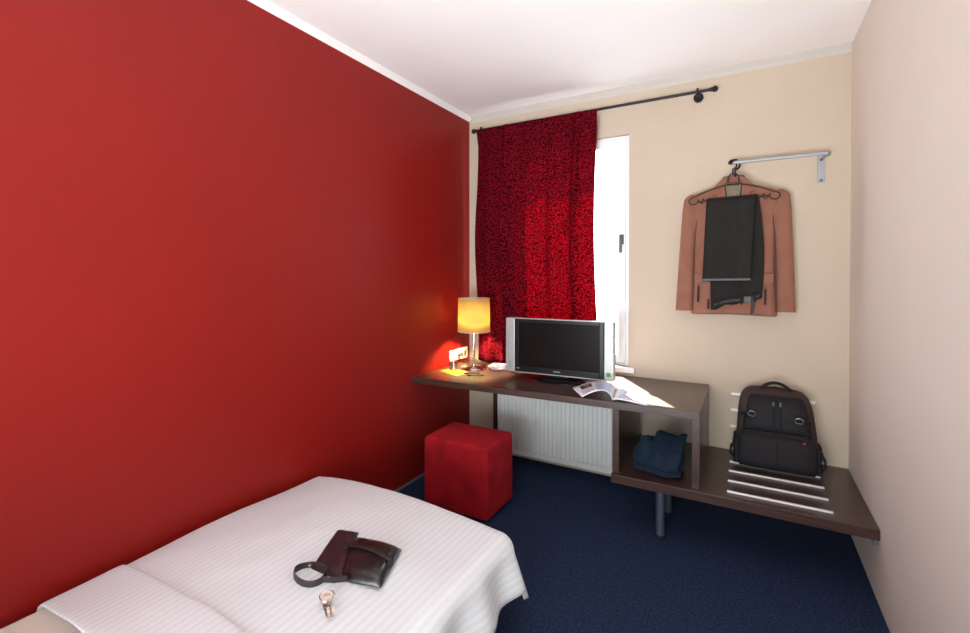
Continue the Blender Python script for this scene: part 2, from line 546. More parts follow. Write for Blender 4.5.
# ------------------------------------------------------------------ radiator
rad = thing('radiator', 'white ribbed panel radiator on the wall under the dark desk', 'radiator', (-1.18, 3.24, .0))
rx0, rx1, ry, rz0, rz1 = -1.695, -.668, 3.20, .066, .60
g = Geo()
n = 31
pitch = (rx1 - rx0) / n
prof = []
for i in range(n):
    a = rx0 + i * pitch
    prof += [(a, 0.0), (a + pitch * .30, 0.0), (a + pitch * .40, -.010), (a + pitch * .90, -.010)]
prof.append((rx1, 0))
low, high = rz0 + .045, rz1 - .04
top = []
for z, k in ((rz0, 0), (low - .012, 0), (low, 1), (high, 1), (high + .012, 0), (rz1, 0)):
    top.append([(x, ry + (d if k else 0) - 0.0, z) for x, d in prof])
g.loft(top, caps=False, closed=False)
nn = len(prof)
g.obj('ribbed_panel', 'radiator', rad)
g = Geo().box(rx0, rx1, ry + .0005, ry + .02, rz0, rz1).box(rx0, rx1, ry + .055, ry + .075, rz0, rz1)
g.obj('body', 'radiator', rad, bevel=.003)
g = Geo().box(rx0 - .002, rx0 + .002, ry, ry + .078, rz0 + .02, rz1 + .004)
g.obj('side_cover', 'radiator', rad, bevel=.001)
g = Geo()
for i in range(40):
    x = rx0 + .01 + i * (rx1 - rx0 - .03) / 39
    g.box(x, x + .012, ry + .004, ry + .074, rz1 + .001, rz1 + .006)
g.obj('top_grille', 'radiator', rad)
for x in (rx0 + .2, rx1 - .2):
    Geo().box(x - .015, x + .015, ry + .076, YB - .002, .2, .5).obj('wall_bracket', 'radiator', rad)

# ------------------------------------------------------------------ curtain rod and curtain
RY, RZ = 3.232, 2.607
rod = thing('curtain_rod', 'thin black metal curtain rod with round knob ends', 'curtain rod', (-1.05, YB, RZ))
Geo().cyl((-1.925, RY, RZ), (-.19, RY, RZ), .0095, 16).obj('rod', 'black_metal', rod, smooth=True)
for x in (-1.932, -.178):
    g = Geo().sphere((x, RY, RZ), .019).cyl((x + (.012 if x < -1 else -.012), RY, RZ), (x + (.028 if x < -1 else -.028), RY, RZ), .013)
    g.obj('finial', 'black_metal', rod, smooth=True)
for x in (-1.86, -.277):
    g = Geo().cyl((x, YB, RZ - .012), (x, YB - .012, RZ - .012), .03, 20).cyl((x, YB - .012, RZ - .012), (x, RY, RZ - .012), .012)
    g.tube([(x, RY + .02 * math.cos(a), RZ + .02 * math.sin(a)) for a in [2 * PI * k / 16 for k in range(16)]], .006, 8, closed=True)
    g.obj('bracket', 'black_metal', rod, smooth=True)

CX0, CX1, CZ0, CZ1 = -1.895, -.915, .752, 2.604
def bumpf(u, c, w):
    return math.exp(-((u - c) / w) ** 2)
def curtain_pt(u, v, off=0):
    z = CZ0 + (CZ1 - CZ0) * v
    le = CX0 - .02 * math.sin((1 - v) * 3.0) * (1 - v * .3) + .012 * math.sin(v * 9)
    re = CX1 - .028 * math.sin(PI * min(1, (1 - v) * 1.15))
    x = le + (re - le) * u
    amp = .55 + .45 * (1 - v)
    y = RY - .006 + amp * (.020 * math.sin(2 * PI * (u * 5.2 + .15)) + .008 * math.sin(2 * PI * (u * 11 + .3 + .2 * v)))
    y -= amp * (.085 * bumpf(u, .27, .028) + .07 * bumpf(u, .45, .02) + .07 * bumpf(u, .86, .022))
    y -= .022 * bumpf(u, .50, .018) * smoothstep(.72, 1.0, v) + .018 * bumpf(u, .58, .015) * smoothstep(.8, 1.0, v)
    y += .006 * noise.noise((u * 6, v * 4, 3.1))
    k = smoothstep(.93, .975, v)
    y = (1 - k) * min(y, RY + .024) + k * (RY - .022 + (y - RY) * .35)
    return (x, min(y, RY - .014) if k > .5 else y - .004, z)
g = Geo().grid(curtain_pt, 170, 60, lambda u, v: (u * 1.15, v * 1.88))
cu = g.obj('curtain', 'curtain', smooth=True, solid=.0025, sharp=180)
tag(cu, 'dark red curtain with small dark leaf pattern drawn over the window', 'curtain')

# ------------------------------------------------------------------ coat rail, hangers, suit
AY = 3.205
rack = thing('coat_rail', 'grey metal coat arm screwed to the beige wall', 'coat rail', (.385, YB, 1.98))
g = Geo().box(.356, .394, YB - .006, YB - .001, 1.985, 2.15)
pl = g.obj('wall_plate', 'steel', rack, bevel=.002)
for z in (1.995, 2.115):
    Geo().cyl((.375, YB - .006, z), (.375, YB - .010, z), .008).obj('screw', 'plastic_grey', pl, smooth=True)
g = Geo().tube([(.382, YB - .004, 2.12), (.384, YB - .03, 2.128), (.40, YB - .06, 2.13), (.405, AY + .02, 2.13), (.39, AY, 2.13), (.35, AY, 2.13), (.1, AY, 2.13), (-.082, AY, 2.13)], .01, 10, flat=(.006, .011))
g.obj('arm', 'steel', rack, smooth=True)
Geo().sphere((-.085, AY, 2.13), .012).obj('end_knob', 'steel', rack, smooth=True)

def hook(x, y, ztop, zneck, tilt):
    pts = []
    for k in range(13):
        a = R(-120 + k * 25)
        pts.append((x + tilt * math.sin(a) * .3, AY + (.026) * math.sin(a) , ztop - .018 + .026 * math.cos(a)))
    pts = pts[::-1]
    pts2 = [(x, y, zneck), (x, y, zneck + .03), (x, (y + AY) / 2, ztop - .055)]
    return pts2 + pts[::-1][0:0] + pts[::-1][::-1]
# hanger of the jacket
jx, jy = -.072, 3.232
jh = thing('clothes_hanger', 'dark hanger carrying the brown jacket on the coat arm', 'hanger', (jx, jy, 1.9))
def ring_hook(x, z0, zc, y0, r=.024):
    # a hook lying in the plane of the hanger's stem: up, round over the arm
    pts = [(x, y0, z0), (x, (y0 * 2 + AY) / 3, z0 + (zc - r - z0) * .6)]
    for k in range(14):
        a = R(-90 + k * 21)
        pts.append((x + r * .8 * math.cos(a), AY + r * math.cos(a), zc + r * math.sin(a)))
    return pts
Geo().tube(ring_hook(jx - .004, 1.985, 2.119, jy, .026), .005, 8).obj('hook', 'black_metal', jh, smooth=True)
Geo().tube([(jx + t * .22, jy, 1.975 - .055 * abs(t) ** 1.3) for t in [k / 10 for k in range(-10, 11)]], .008, 8).obj('shoulder_bar', 'black_metal', jh, smooth=True)

# jacket
jac = thing('jacket', 'brown wool suit jacket hanging on the beige wall', 'jacket', (jx, jy, 1.215))
lv = [(2.035, .050, .022), (2.015, .062, .030), (1.995, .095, .036), (1.970, .175, .038), (1.948, .235, .038), (1.915, .245, .042), (1.85, .238, .044),
      (1.75, .230, .045), (1.6, .222, .045), (1.45, .218, .043), (1.33, .226, .043), (1.25, .232, .043), (1.216, .234, .043), (1.213, .232, .041)]
rings = []
for z, hw, hd in lv:
    ring = sq((jx - .004 * (2.03 - z), jy), hw, hd, z, 40, .62)
    ring = [(x + .006 * noise.noise((x * 9, z * 5, 1)), y + .014 * noise.noise((x * 17, z * 5, 4)), zz + (.012 * math.cos((x - jx) * 9) - .012 if z < 1.26 else 0)) for x, y, zz in ring]
    rings.append(ring)
body = Geo().loft(rings).obj('body', 'suede', jac, smooth=True, subsurf=1, sharp=180)
for s, prof_s in ((-1, [(1.952, -.322, -.262), (1.94, -.343, -.25), (1.92, -.354, -.25), (1.85, -.362, -.262), (1.7, -.373, -.284), (1.5, -.385, -.291), (1.35, -.394, -.293), (1.217, -.402, -.297)]),
                  (1, [(1.948, .125, .19), (1.936, .115, .21), (1.916, .115, .221), (1.85, .122, .227), (1.7, .139, .234), (1.5, .147, .242), (1.35, .150, .247), (1.228, .155, .252)])):
    rings = []
    for z, xa, xb in prof_s:
        ring = sq(((xa + xb) / 2, jy + .010), (xb - xa) / 2, .042 if z < 1.93 else .03, z, 24, .8)
        rings.append([(x, y + .006 * noise.noise((x * 20, z * 7, s * 3.0)), zz) for x, y, zz in ring])
    Geo().loft(rings).obj('sleeve', 'suede', jac, smooth=True, sharp=60)
fy = jy - .052
Geo().prism_xz([(jx - .045, 2.0), (jx + .05, 2.0), (jx + .036, 1.88), (jx - .03, 1.88)], fy + .004, fy + .012).obj('lining', 'lining', jac)
for s in (-1, 1):
    pts = [(.030, 2.045), (.062, 2.03), (.105, 1.985), (.118, 1.95), (.085, 1.94), (.098, 1.90), (.06, 1.70), (.022, 1.62), (.03, 1.86), (.045, 1.99)]
    Geo().prism_xz([(jx + s * x, z) for x, z in pts], fy - .004, fy + .004).obj('lapel', 'suede', jac, bevel=.003)
    Geo().tube([(jx + s * x, fy - .004, z) for x, z in ((.045, 1.99), (.035, 1.9), (.032, 1.86))], .003, 6).obj('lapel_edge', 'suede_dark', jac)
Geo().tube([(jx + .055 * math.sin(a), jy - .03 * math.cos(a), 2.03) for a in [R(k * 15 - 180) for k in range(25)]], .016, 10, flat=(.008, .022)).obj('collar', 'suede', jac, smooth=True)
for pts in ([(-.272, 1.80), (-.284, 1.7), (-.292, 1.5), (-.296, 1.3), (-.298, 1.222)], [(.132, 1.80), (.140, 1.7), (.147, 1.5), (.149, 1.3), (.152, 1.226)]):
    Geo().tube([(x, jy - .030, z) for x, z in pts], .004, 6).obj('sleeve_crease_shade', 'crease_shade_brown', jac, smooth=True)  # dark tubes painting the shade in the gap between sleeve and torso
# pocket flaps and dark piping
for x0, x1 in ((-.285, -.205), (.07, .14)):
    Geo().prism_xz([(x0, 1.452), (x1, 1.455), (x1 - .002, 1.395), (x0 + .004, 1.388)], fy - .001, fy + .008).obj('pocket_flap', 'suede', jac, bevel=.003)
for x, za, zb in ((-.262, 1.275, 1.375), (-.205, 1.235, 1.295), (.098, 1.27, 1.36)):
    Geo().prism_xz([(x - .008, za), (x + .004, za), (x + .006, zb), (x - .006, zb)], fy - .003, fy + .008).obj('piping', 'suede_dark', jac, bevel=.001)
Geo().prism_xz([(-.228, 1.54), (-.219, 1.54), (-.217, 1.76), (-.225, 1.76)], fy - .003, fy + .010).obj('piping', 'suede_dark', jac, bevel=.001)

# wire hanger in front, carrying the trousers
ty = 3.150
th = thing('wire_hanger', 'thin black wire hanger with curled ends holding the trousers', 'hanger', (jx, ty, 1.9))
Geo().tube(ring_hook(jx + .010, 2.035, 2.117, ty, .028), .006, 8).obj('hook', 'black_metal', th, smooth=True)
w = []
w += [(jx - .028, 2.0), (jx - .026, 2.035), (jx - .012, 2.052), (jx + .014, 2.052), (jx + .028, 2.035), (jx + .03, 2.0)]
Geo().tube([(x, ty, z) for x, z in w], .004, 8).obj('neck', 'black_metal', th, smooth=True)
for s, ex, ez in ((-1, -.290, 1.903), (1, .140, 1.905)):
    nx_ = jx + s * .029
    pts = [(nx_ - s * .06, 1.985), (nx_, 1.990)]
    for k in range(1, 9):
        t = k / 9
        pts.append((nx_ + (ex - nx_) * t, 1.990 + (ez + .022 - 1.990) * t + .006 * math.sin(PI * t)))
    for k in range(0, 10):
        a = R(90 - k * 34)
        pts.append((ex + s * .026 * math.cos(a), ez + .022 * math.sin(a)))
    pts += [(ex - s * .03, ez - .004), (ex - s * .046, ez - .018), (ex - s * .062, ez - .004), (ex - s * .052, ez + .014)]
    Geo().tube([(x, ty, z) for x, z in pts], .0038, 8).obj('arm', 'black_metal', th, smooth=True)
Geo().cyl((-.265, ty, 1.898), (.115, ty, 1.906), .0045).obj('trouser_bar', 'black_metal', th, smooth=True)

tro = thing('trousers', 'black trousers with belt folded over the wire hanger', 'trousers', (-.08, ty, 1.22))
def bil(a, b, c, d, u, v):
    a, b, c, d = map(Vector, (a, b, c, d))
    return (a * (1 - u) + b * u) * (1 - v) + (d * (1 - u) + c * u) * v
# back layer (waist end), hangs lower
def back_layer(u, v):
    p = bil((-.190, ty + .018, 1.232), (.080, ty + .018, 1.315), (.060, ty + .010, 1.908), (-.210, ty + .010, 1.904), u, v)
    p.x += .018 * u * math.sin(PI * v) 
    p.y += .005 * math.sin(u * 14 + v * 3) + .006 * noise.noise((u * 4, v * 6, 2)) - .010 * bumpf(u, .62, .05) * (1 - v)
    p.z += .012 * noise.noise((u * 5, v * 8, 9)) * (1 - v)
    return p
Geo().grid(back_layer, 24, 30).obj('waist_part', 'trouser', tro, smooth=True, solid=.010, sharp=180)
def front_layer(u, v):
    p = bil((-.236, ty - .022, 1.405), (.020, ty - .022, 1.41), (.045, ty - .010, 1.905), (-.215, ty - .010, 1.900), u, v)
    p.y += -.006 * math.sin(u * 9) - .006 * bumpf(u, .72, .03) + .004 * noise.noise((u * 3, v * 5, 7))
    return p
leg = Geo().grid(front_layer, 24, 26).obj('leg_part', 'trouser', tro, smooth=True, solid=.010, sharp=180)
def over(u, v):
    a = PI * v
    return (-.215 + .27 * u, ty - .012 * math.cos(a), 1.900 + .006 * u + .012 * math.sin(a))
Geo().grid(over, 12, 8).obj('fold', 'trouser', tro, smooth=True, solid=.004, sharp=180)
def hem(u, v):
    p = front_layer(u, 0.0)
    return (p[0], p[1] - .006, p[2] + .004 + .012 * v)
Geo().grid(hem, 20, 1).obj('hem', 'hem_grey', leg, solid=.002)
def beltp(u, v):
    return (-.180 + .258 * u, ty - .002 - .006 * math.sin(PI * u), 1.240 + .072 * u + .008 * math.sin(u * 6) + .032 * v)
bl = Geo().grid(beltp, 16, 2).obj('belt', 'belt', tro, smooth=True, solid=.006, sharp=180)
for u in (.12, .60, .86):
    p = beltp(u, .5)
    Geo().box(p[0] - .006, p[0] + .006, p[1] - .009, p[1] - .003, p[2] - .026, p[2] + .028).obj('belt_loop', 'trouser', bl, bevel=.002)
p = beltp(.72, .5)
Geo().box(p[0] - .018, p[0] + .018, p[1] - .010, p[1] - .004, p[2] - .018, p[2] + .018).obj('buckle', 'hem_grey', bl, bevel=.003)
Geo().prism_xz([(.02, 1.215), (.035, 1.215), (.04, 1.30), (.025, 1.30)], ty - .014, ty - .008).obj('belt_end', 'belt', bl, bevel=.002)

# ------------------------------------------------------------------ backpack on the bench
bp = thing('backpack', 'black and brown nylon backpack standing on the luggage bench', 'backpack', (.155, 3.12, BZ + .009), R(4))
bz = BZ + .009
c = (.150, 3.135)
lv = [(0, .185, .095, 0), (.015, .200, .115, 0), (.08, .204, .125, .004), (.2, .196, .120, .012), (.3, .188, .105, .024), (.37, .178, .085, .04), (.41, .160, .065, .055), (.432, .125, .04, .065), (.438, .05, .015, .068)]
Geo().loft([sq((c[0] - .03 * max(0, z - .2), c[1] + dy), hw, hd, bz + z, 36, .55) for z, hw, hd, dy in lv]).obj('body', 'pack_brown', bp, smooth=True, subsurf=1, sharp=180)
# upper front panel
def panel(x0, x1, z0, z1, ybase, bulge, tpr=1.0):
    rings = []
    for k in range(9):
        t = k / 8
        z = z0 + (z1 - z0) * t
        r_ = max(.02, 1 - abs(2 * t - 1) ** 5)
        hw = (x1 - x0) / 2 * (1 + (tpr - 1) * t) * (.93 + .07 * r_)
        rings.append(sq(((x0 + x1) / 2, ybase(z)), hw, bulge * r_ ** .6, z, 32, .6))
    return Geo().loft(rings)
up = panel(-.022, .322, bz + .205, bz + .405, lambda z: c[1] - .085 + (z - bz - .2) * .30, .045, .78).obj('front_panel', 'pack_dark', bp, smooth=True, sharp=180)
low_p = panel(-.045, .345, bz + .004, bz + .215, lambda z: c[1] - .085 + (z - bz) * .06, .065, .94).obj('front_pocket', 'pack', bp, smooth=True, sharp=180)
Geo().tube([(.150 + .165 * math.cos(a), c[1] - .125 - .012 * math.sin(a), bz + .195 + .022 * math.sin(a)) for a in [PI * k / 20 for k in range(21)]], .0035, 6).obj('zipper', 'pack_dark', low_p)
Geo().tube([(.150, c[1] - .1505, bz + .03), (.150, c[1] - .150, bz + .1), (.150, c[1] - .143, bz + .19)], .0018, 6).obj('seam', 'pack_dark', low_p)
for x in (.135, .168):
    z0_, z1_ = bz + .225, bz + .375
    Geo().tube([(x, c[1] - .130 + .004, z0_), (x, c[1] - .112, (z0_ + z1_) / 2), (x, c[1] - .080, z1_)], .004, 6).obj('zipper', 'pack', up)
    Geo().box(x - .005, x + .005, c[1] - .098, c[1] - .085, z1_ - .012, z1_ + .012).obj('zip_pull', 'plastic_grey', up, bevel=.002)
# grab handle
Geo().tube([(.06 + .18 * t, c[1] + .035, bz + .405 + .065 * math.sin(PI * t) ** .7) for t in [k / 14 for k in range(15)]], .012, 10, flat=(.012, .009)).obj('grab_handle', 'pack_dark', bp, smooth=True)
Geo().tube([(.10 + .10 * t, c[1] + .05, bz + .41 + .03 * math.sin(PI * t)) for t in [k / 8 for k in range(9)]], .006, 8).obj('cord_loop', 'pack_dark', bp, smooth=True)
# compression straps with silver rings
for s, x, z in ((-1, .030, .315), (1, .252, .305)):
    xe = c[0] - .004 + s * .168
    st = Geo().tube([(x, c[1] - .118, bz + z), ((x + xe) / 2, c[1] - .108, bz + z - .010), (x + (xe - x) * .85, c[1] - .088, bz + z - .018), (xe, c[1] - .05, bz + z - .024), (xe + s * .006, c[1] - .01, bz + z - .026)], .01, 8, flat=(.003, .010)).obj('strap', 'pack_dark', bp, smooth=True)
    Geo().tube([(x + .019 * math.cos(a), c[1] - .122 - .003 * math.sin(a), bz + z + .014 * math.sin(a)) for a in [2 * PI * k / 16 for k in range(16)]], .0033, 6, closed=True).obj('ring', 'chrome', st, smooth=True)
# side buckles and dangling straps
for s in (-1, 1):
    x = c[0] + s * .205
    g = Geo().box(x - .012, x + .012, c[1] - .075, c[1] - .05, bz + .09, bz + .135)
    g.obj('side_buckle', 'pack_dark', bp, bevel=.004)
    Geo().tube([(x, c[1] - .065, bz + .13), (x + s * .018, c[1] - .07, bz + .10), (x + s * .022, c[1] - .075, bz + .06), (x + s * .004, c[1] - .08, bz + .03), (x - s * .01, c[1] - .08, bz + .06)], .008, 8, flat=(.003, .008)).obj('side_strap', 'pack_dark', bp, smooth=True)
    Geo().loft([sq((c[0] + s * .192, c[1] - .01), .022, .075, bz + z, 20, .6) for z in (.01, .05, .12, .15)]).obj('side_pocket', 'pack_dark', bp, smooth=True)
Geo().box(.270, .282, c[1] - .142, c[1] - .128, bz + .188, bz + .196).obj('zip_tab', 'red_tab', bp, bevel=.001)

# ------------------------------------------------------------------ clothes in the cube
def crumple(cx, cy, z0, hx, hy, h, seed, e=.6):
    rings = []
    lv_ = [(0, .86), (.05, .97), (.2, 1.02), (.45, 1.0), (.7, .9), (.88, .72), (.97, .45), (1, .12)]
    for t, k in lv_:
        ring = []
        for i, (x, y, z) in enumerate(sq((0, 0), hx * k, hy * k, 0, 40, e)):
            a = noise.noise((x * 9, y * 9, seed + t * 2.4))
            b = noise.noise((x * 22, y * 22, seed + 7 + t * 5))
            m_ = 1 + .13 * a + .05 * b
            ring.append((cx + x * m_, cy + y * m_, z0 + max(0, h * t * (1 + .22 * a * t + .07 * b * t))))
        rings.append(ring)
    return Geo().loft(rings)
cl = thing('folded_clothes', 'crumpled dark blue garment stuffed in the open cube', 'clothing', (-.43, 2.78, BZ))
crumple(-.430, 2.80, BZ, .135, .115, .165, 3.0).obj('folded_body', 'navy_cloth', cl, smooth=True, subsurf=1, sharp=180)
def drape(u, v):
    x = -.475 + .16 * u + .03 * v
    y = 2.660 + .15 * v * v + .02 * v - .012 * math.sin(u * PI) + .01 * noise.noise((u * 4, v * 4, 5))
    z = BZ + .045 + .15 * v ** .8 + .012 * noise.noise((u * 3, v * 5, 12)) + .008 * math.sin(u * 8)
    return (x, y, z)
Geo().grid(drape, 18, 18).obj('front_fold', 'navy_cloth', cl, smooth=True, solid=.012, sharp=180)
rings = []
for k in range(13):
    t = k / 12
    cxk = -.55 + .25 * t
    rr_ = .026 * (.55 + .45 * math.sin(PI * t)) * (1 + .15 * noise.noise((t * 5, 1, 1)))
    rings.append([(cxk + .004 * math.sin(a * 2), 2.685 + .012 * math.sin(t * 7) + rr_ * 1.3 * math.cos(a), BZ + .027 + rr_ * math.sin(a) * .95) for a in [2 * PI * q / 16 for q in range(16)]])
Geo().loft(rings).obj('rolled_edge', 'navy_cloth', cl, smooth=True, subsurf=1, sharp=180)
rings = []
for k in range(11):
    t = k / 10
    rr_ = .03 * (.6 + .4 * math.sin(PI * t))
    rings.append([(-.545 + .05 * t + rr_ * math.cos(a), 2.715 + .06 * t + rr_ * .8 * math.sin(a), BZ + .06 + .12 * t + .012 * math.sin(a * 2 + t * 6)) for a in [2 * PI * q / 16 for q in range(16)]])
Geo().loft(rings).obj('sleeve', 'navy_cloth', cl, smooth=True, subsurf=1, sharp=180)

# ------------------------------------------------------------------ stool
px0, px1, py0, py1, ph = -1.752, -1.295, 2.315, 2.66, .44
def cushion_box(x0, x1, y0, y1, z0, z1, puff, nseg=10):
    # a box whose faces bulge softly
    bm = bmesh.new()
    bmesh.ops.create_cube(bm, size=2)
    bmesh.ops.subdivide_edges(bm, edges=bm.edges, cuts=nseg, use_grid_fill=True)
    g_ = Geo()
    idx = {}
    for v in bm.verts:
        a, b, c_ = v.co
        q = [a, b, c_]
        out = []
        for i in range(3):
            o1, o2 = q[(i + 1) % 3], q[(i + 2) % 3]
            out.append(q[i] * (1 + puff * (1 - o1 * o1) * (1 - o2 * o2)))
        # rounded edges
        idx[v] = len(g_.v)
        x = (x0 + x1) / 2 + (x1 - x0) / 2 * out[0]
        y = (y0 + y1) / 2 + (y1 - y0) / 2 * out[1]
        z = (z0 + z1) / 2 + (z1 - z0) / 2 * (out[2] if out[2] > 0 else q[2])
        g_.v.append((x, y, z))
    for f in bm.faces:
        g_.f.append(tuple(idx[v] for v in f.verts))
    bm.free()
    return g_
stool = thing('cube_stool', 'red velvet cube stool beside the bed under the desk', 'stool', ((px0 + px1) / 2, (py0 + py1) / 2, 0))
cushion_box(px0, px1, py0, py1, .012, ph, .03).obj('upholstery', 'velvet', stool, smooth=True, bevel=.022, seg=4)
for x in (px0 + .05, px1 - .05):
    for y in (py0 + .05, py1 - .05):
        Geo().lathe((x, y, 0), [(.018, 0), (.02, .014)], 14).obj('foot', 'rubber', stool)

# ------------------------------------------------------------------ television
tvc = (-1.090, 2.905, HD)
tv = thing('television', 'silver and black flat television with side speakers on the desk', 'television', tvc, .056)
def T(g_):   # local -> world of the television
    mw = WM[tv]
    g_.v = [tuple(mw @ Vector(v)) for v in g_.v]
    return g_
tb, tt, tw = .040, .412, .369
T(Geo().box(-tw + .068, tw - .062, .008, .07, tb + .004, tt - .003)).obj('back_shell', 'tv_black', tv, bevel=.006)
for a, b in ((-tw, -tw + .068), (tw - .062, tw)):
    sp = T(Geo().box(a, b, -.012, .055, tb, tt)).obj('speaker_panel', 'tv_silver', tv, bevel=.006, seg=3)
    if a < 0:
        for z in (.075, .09, .105):
            T(Geo().box(a + .022, a + .040, -.0135, -.010, tb + z - .07 + .03, tb + z - .07 + .034)).obj('button', 'plastic_grey', sp)
    else:
        T(Geo().box(b - .046, b - .018, -.0135, -.010, tb + .026, tb + .052)).obj('energy_sticker', 'green', sp)
bx0, bx1 = -tw + .069, tw - .063
g = Geo()
bw = .026
g.box(bx0, bx0 + bw, -.014, .01, tb + .006, tt - .004).box(bx1 - bw, bx1, -.014, .01, tb + .006, tt - .004)
g.box(bx0 + bw, bx1 - bw, -.014, .01, tb + .006, tb + .048).box(bx0 + bw, bx1 - bw, -.014, .01, tt - .028, tt - .004)
bz_ = T(g).obj('bezel', 'tv_black', tv, bevel=.002)
T(Geo().box(bx0 + bw, bx1 - bw, -.006, .006, tb + .048, tt - .028)).obj('screen', 'screen', tv)
T(Geo().box(bx0, bx1, -.013, .02, tt - .004, tt + .001)).obj('top_strip', 'tv_silver', tv)
T(Geo().box(bx0, bx1, -.013, .02, tb, tb + .0055)).obj('bottom_strip', 'tv_silver', tv)
g = Geo()
for k in range(7):
    x = -.022 + k * .0066
    g.box(x, x + .0045, -.0148, -.0135, tb + .022, tb + .030)
T(g).obj('maker_mark', 'grey_print', bz_)
g = Geo()
for k in range(4):
    g.box(bx0 + .012 + k * .006, bx0 + .016 + k * .006, -.0148, -.0135, tb + .026, tb + .032)
T(g).obj('model_mark', 'grey_print', bz_)
T(Geo().box(-.06, .06, .015, .05, .012, tb + .02)).obj('neck', 'tv_black', tv, bevel=.004)
ell = lambda hx, hy, z: [(.02 + hx * math.cos(a), .035 + hy * math.sin(a), z) for a in [2 * PI * k / 36 for k in range(36)]]
T(Geo().loft([ell(.19, .115, 0), ell(.19, .115, .006), ell(.165, .095, .016), ell(.08, .05, .02)])).obj('stand_base', 'tv_black', tv, smooth=True)

# ------------------------------------------------------------------ magazine
mg = thing('magazine', 'open glossy magazine with one curled page lying before the television', 'magazine', (-.68, 2.72, HD))
SP0, SP1 = (-.652, 2.605), (-.690, 2.845)
LO0, LO1 = (-.815, 2.572), (-.935, 2.750)
RO0, RO1 = (-.462, 2.608), (-.505, 2.840)
def left_pt(u, v, off=0):
    x = SP0[0] + (SP1[0] - SP0[0]) * v + ((LO0[0] + (LO1[0] - LO0[0]) * v) - (SP0[0] + (SP1[0] - SP0[0]) * v)) * u
    y = SP0[1] + (SP1[1] - SP0[1]) * v + ((LO0[1] + (LO1[1] - LO0[1]) * v) - (SP0[1] + (SP1[1] - SP0[1]) * v)) * u
    z = HD + .006 + .050 * math.sin(PI * min(1, u ** .62)) ** .9 + .003 * u
    return (x, y, z + off)
def right_pt(u, v, off=0):
    x = SP0[0] + (SP1[0] - SP0[0]) * v + ((RO0[0] + (RO1[0] - RO0[0]) * v) - (SP0[0] + (SP1[0] - SP0[0]) * v)) * u
    y = SP0[1] + (SP1[1] - SP0[1]) * v + ((RO0[1] + (RO1[1] - RO0[1]) * v) - (SP0[1] + (SP1[1] - SP0[1]) * v)) * u
    z = HD + .006 + .014 * math.sin(PI * min(1, u ** .5)) * (1 - .4 * u)
    return (x, y, z + off)
lp = Geo().grid(left_pt, 24, 6).obj('left_page', 'paper', mg, smooth=True, solid=.0015, sharp=180)
rp = Geo().grid(right_pt, 20, 6).obj('right_page', 'paper', mg, smooth=True, solid=.0015, sharp=180)
Geo().grid(lambda u, v: right_pt(.02 + .97 * u, v, -.0032), 16, 4).obj('page_block', 'paper', mg, smooth=True, solid=.004, sharp=180)
def patch(fn, u0, u1, v0, v1, name, m_, par):
    Geo().grid(lambda u, v: fn(u0 + (u1 - u0) * u, v0 + (v1 - v0) * v, .0014), 8, 3).obj(name, m_, par, solid=.0004)
patch(left_pt, .58, .86, .52, .86, 'photo_print', 'ink_dark', lp)
patch(left_pt, .64, .76, .60, .78, 'portrait_print', 'ink_skin', lp)
patch(left_pt, .08, .50, .05, .92, 'blue_print', 'ink_blue', lp)
for k in range(5):
    patch(left_pt, .56, .92, .10 + k * .07, .125 + k * .07, 'text_line', 'ink_text', lp)
patch(right_pt, .12, .55, .55, .92, 'blue_print', 'ink_blue', rp)
for k in range(6):
    patch(right_pt, .15, .85, .08 + k * .07, .105 + k * .07, 'text_line', 'ink_text', rp)

# ------------------------------------------------------------------ table lamp
lx, ly = -1.795, 3.005
lamp = thing('table_lamp', 'lit table lamp with cream drum shade on the desk corner', 'lamp', (lx, ly, HD))
Geo().lathe((lx, ly, HD), [(.096, 0), (.098, .004), (.094, .010), (.03, .016), (.014, .022), (.013, .03)], 40).obj('base', 'chrome', lamp, smooth=True)
Geo().cyl((lx, ly, HD + .028), (lx, ly, 1.06), .0085, 16).obj('stem', 'chrome', lamp, smooth=True)
sr, sz0_, sz1_ = .122, 1.018, 1.266
g = Geo().lathe((lx, ly, 0), [(sr * 1.0, sz0_), (sr * .985, sz0_ + (sz1_ - sz0_) * .5), (sr * .97, sz1_)], 48, caps=False)
sh = g.obj('shade', 'shade', lamp, smooth=True, solid=.002, sharp=180)
for z, r in ((sz0_, sr), (sz1_, sr * .97)):
    Geo().tube([(lx + r * math.cos(a), ly + r * math.sin(a), z) for a in [2 * PI * k / 40 for k in range(40)]], .0025, 6, closed=True).obj('rim', 'plastic_white', sh, smooth=True)
Geo().lathe((lx, ly, 0), [(.002, sz1_ - .010), (sr * .965, sz1_ - .010), (sr * .965, sz1_ - .008), (.002, sz1_ - .008)], 40).obj('added_spill_disc', 'shade', sh)  # added disc, holds back the bulb's upward spill onto the ceiling
g = Geo()
for k in range(3):
    a = 2 * PI * k / 3
    g.cyl((lx, ly, 1.05), (lx + sr * math.cos(a), ly + sr * math.sin(a), 1.05), .0018, 6)
g.obj('spider', 'chrome', sh)
Geo().lathe((lx, ly, 0), [(.014, 1.05), (.014, 1.10)], 14).obj('socket', 'plastic_white', lamp)
Geo().sphere((lx, ly, 1.145), .030, sc=(1, 1, 1.4)).obj('bulb', 'bulb', lamp, smooth=True)
# cord to the wall socket
cord = [(lx + .02, ly + .094, HD + .006), (lx + .045, ly + .13, HD + .006), (lx + .01, ly + .16, HD + .012), (lx - .06, ly + .155, HD + .03), (lx - .13, ly + .14, HD + .05), (XL + .05, 3.14, HD + .066), (XL + .035, 3.132, HD + .068)]
Geo().tube(cord, .003, 6).obj('cord', 'cable_dark', lamp, smooth=True)
Geo().cyl((XL + .014, 3.13, HD + .069), (XL + .045, 3.13, HD + .069), .016, 14).obj('plug', 'plastic_grey', lamp, smooth=True)

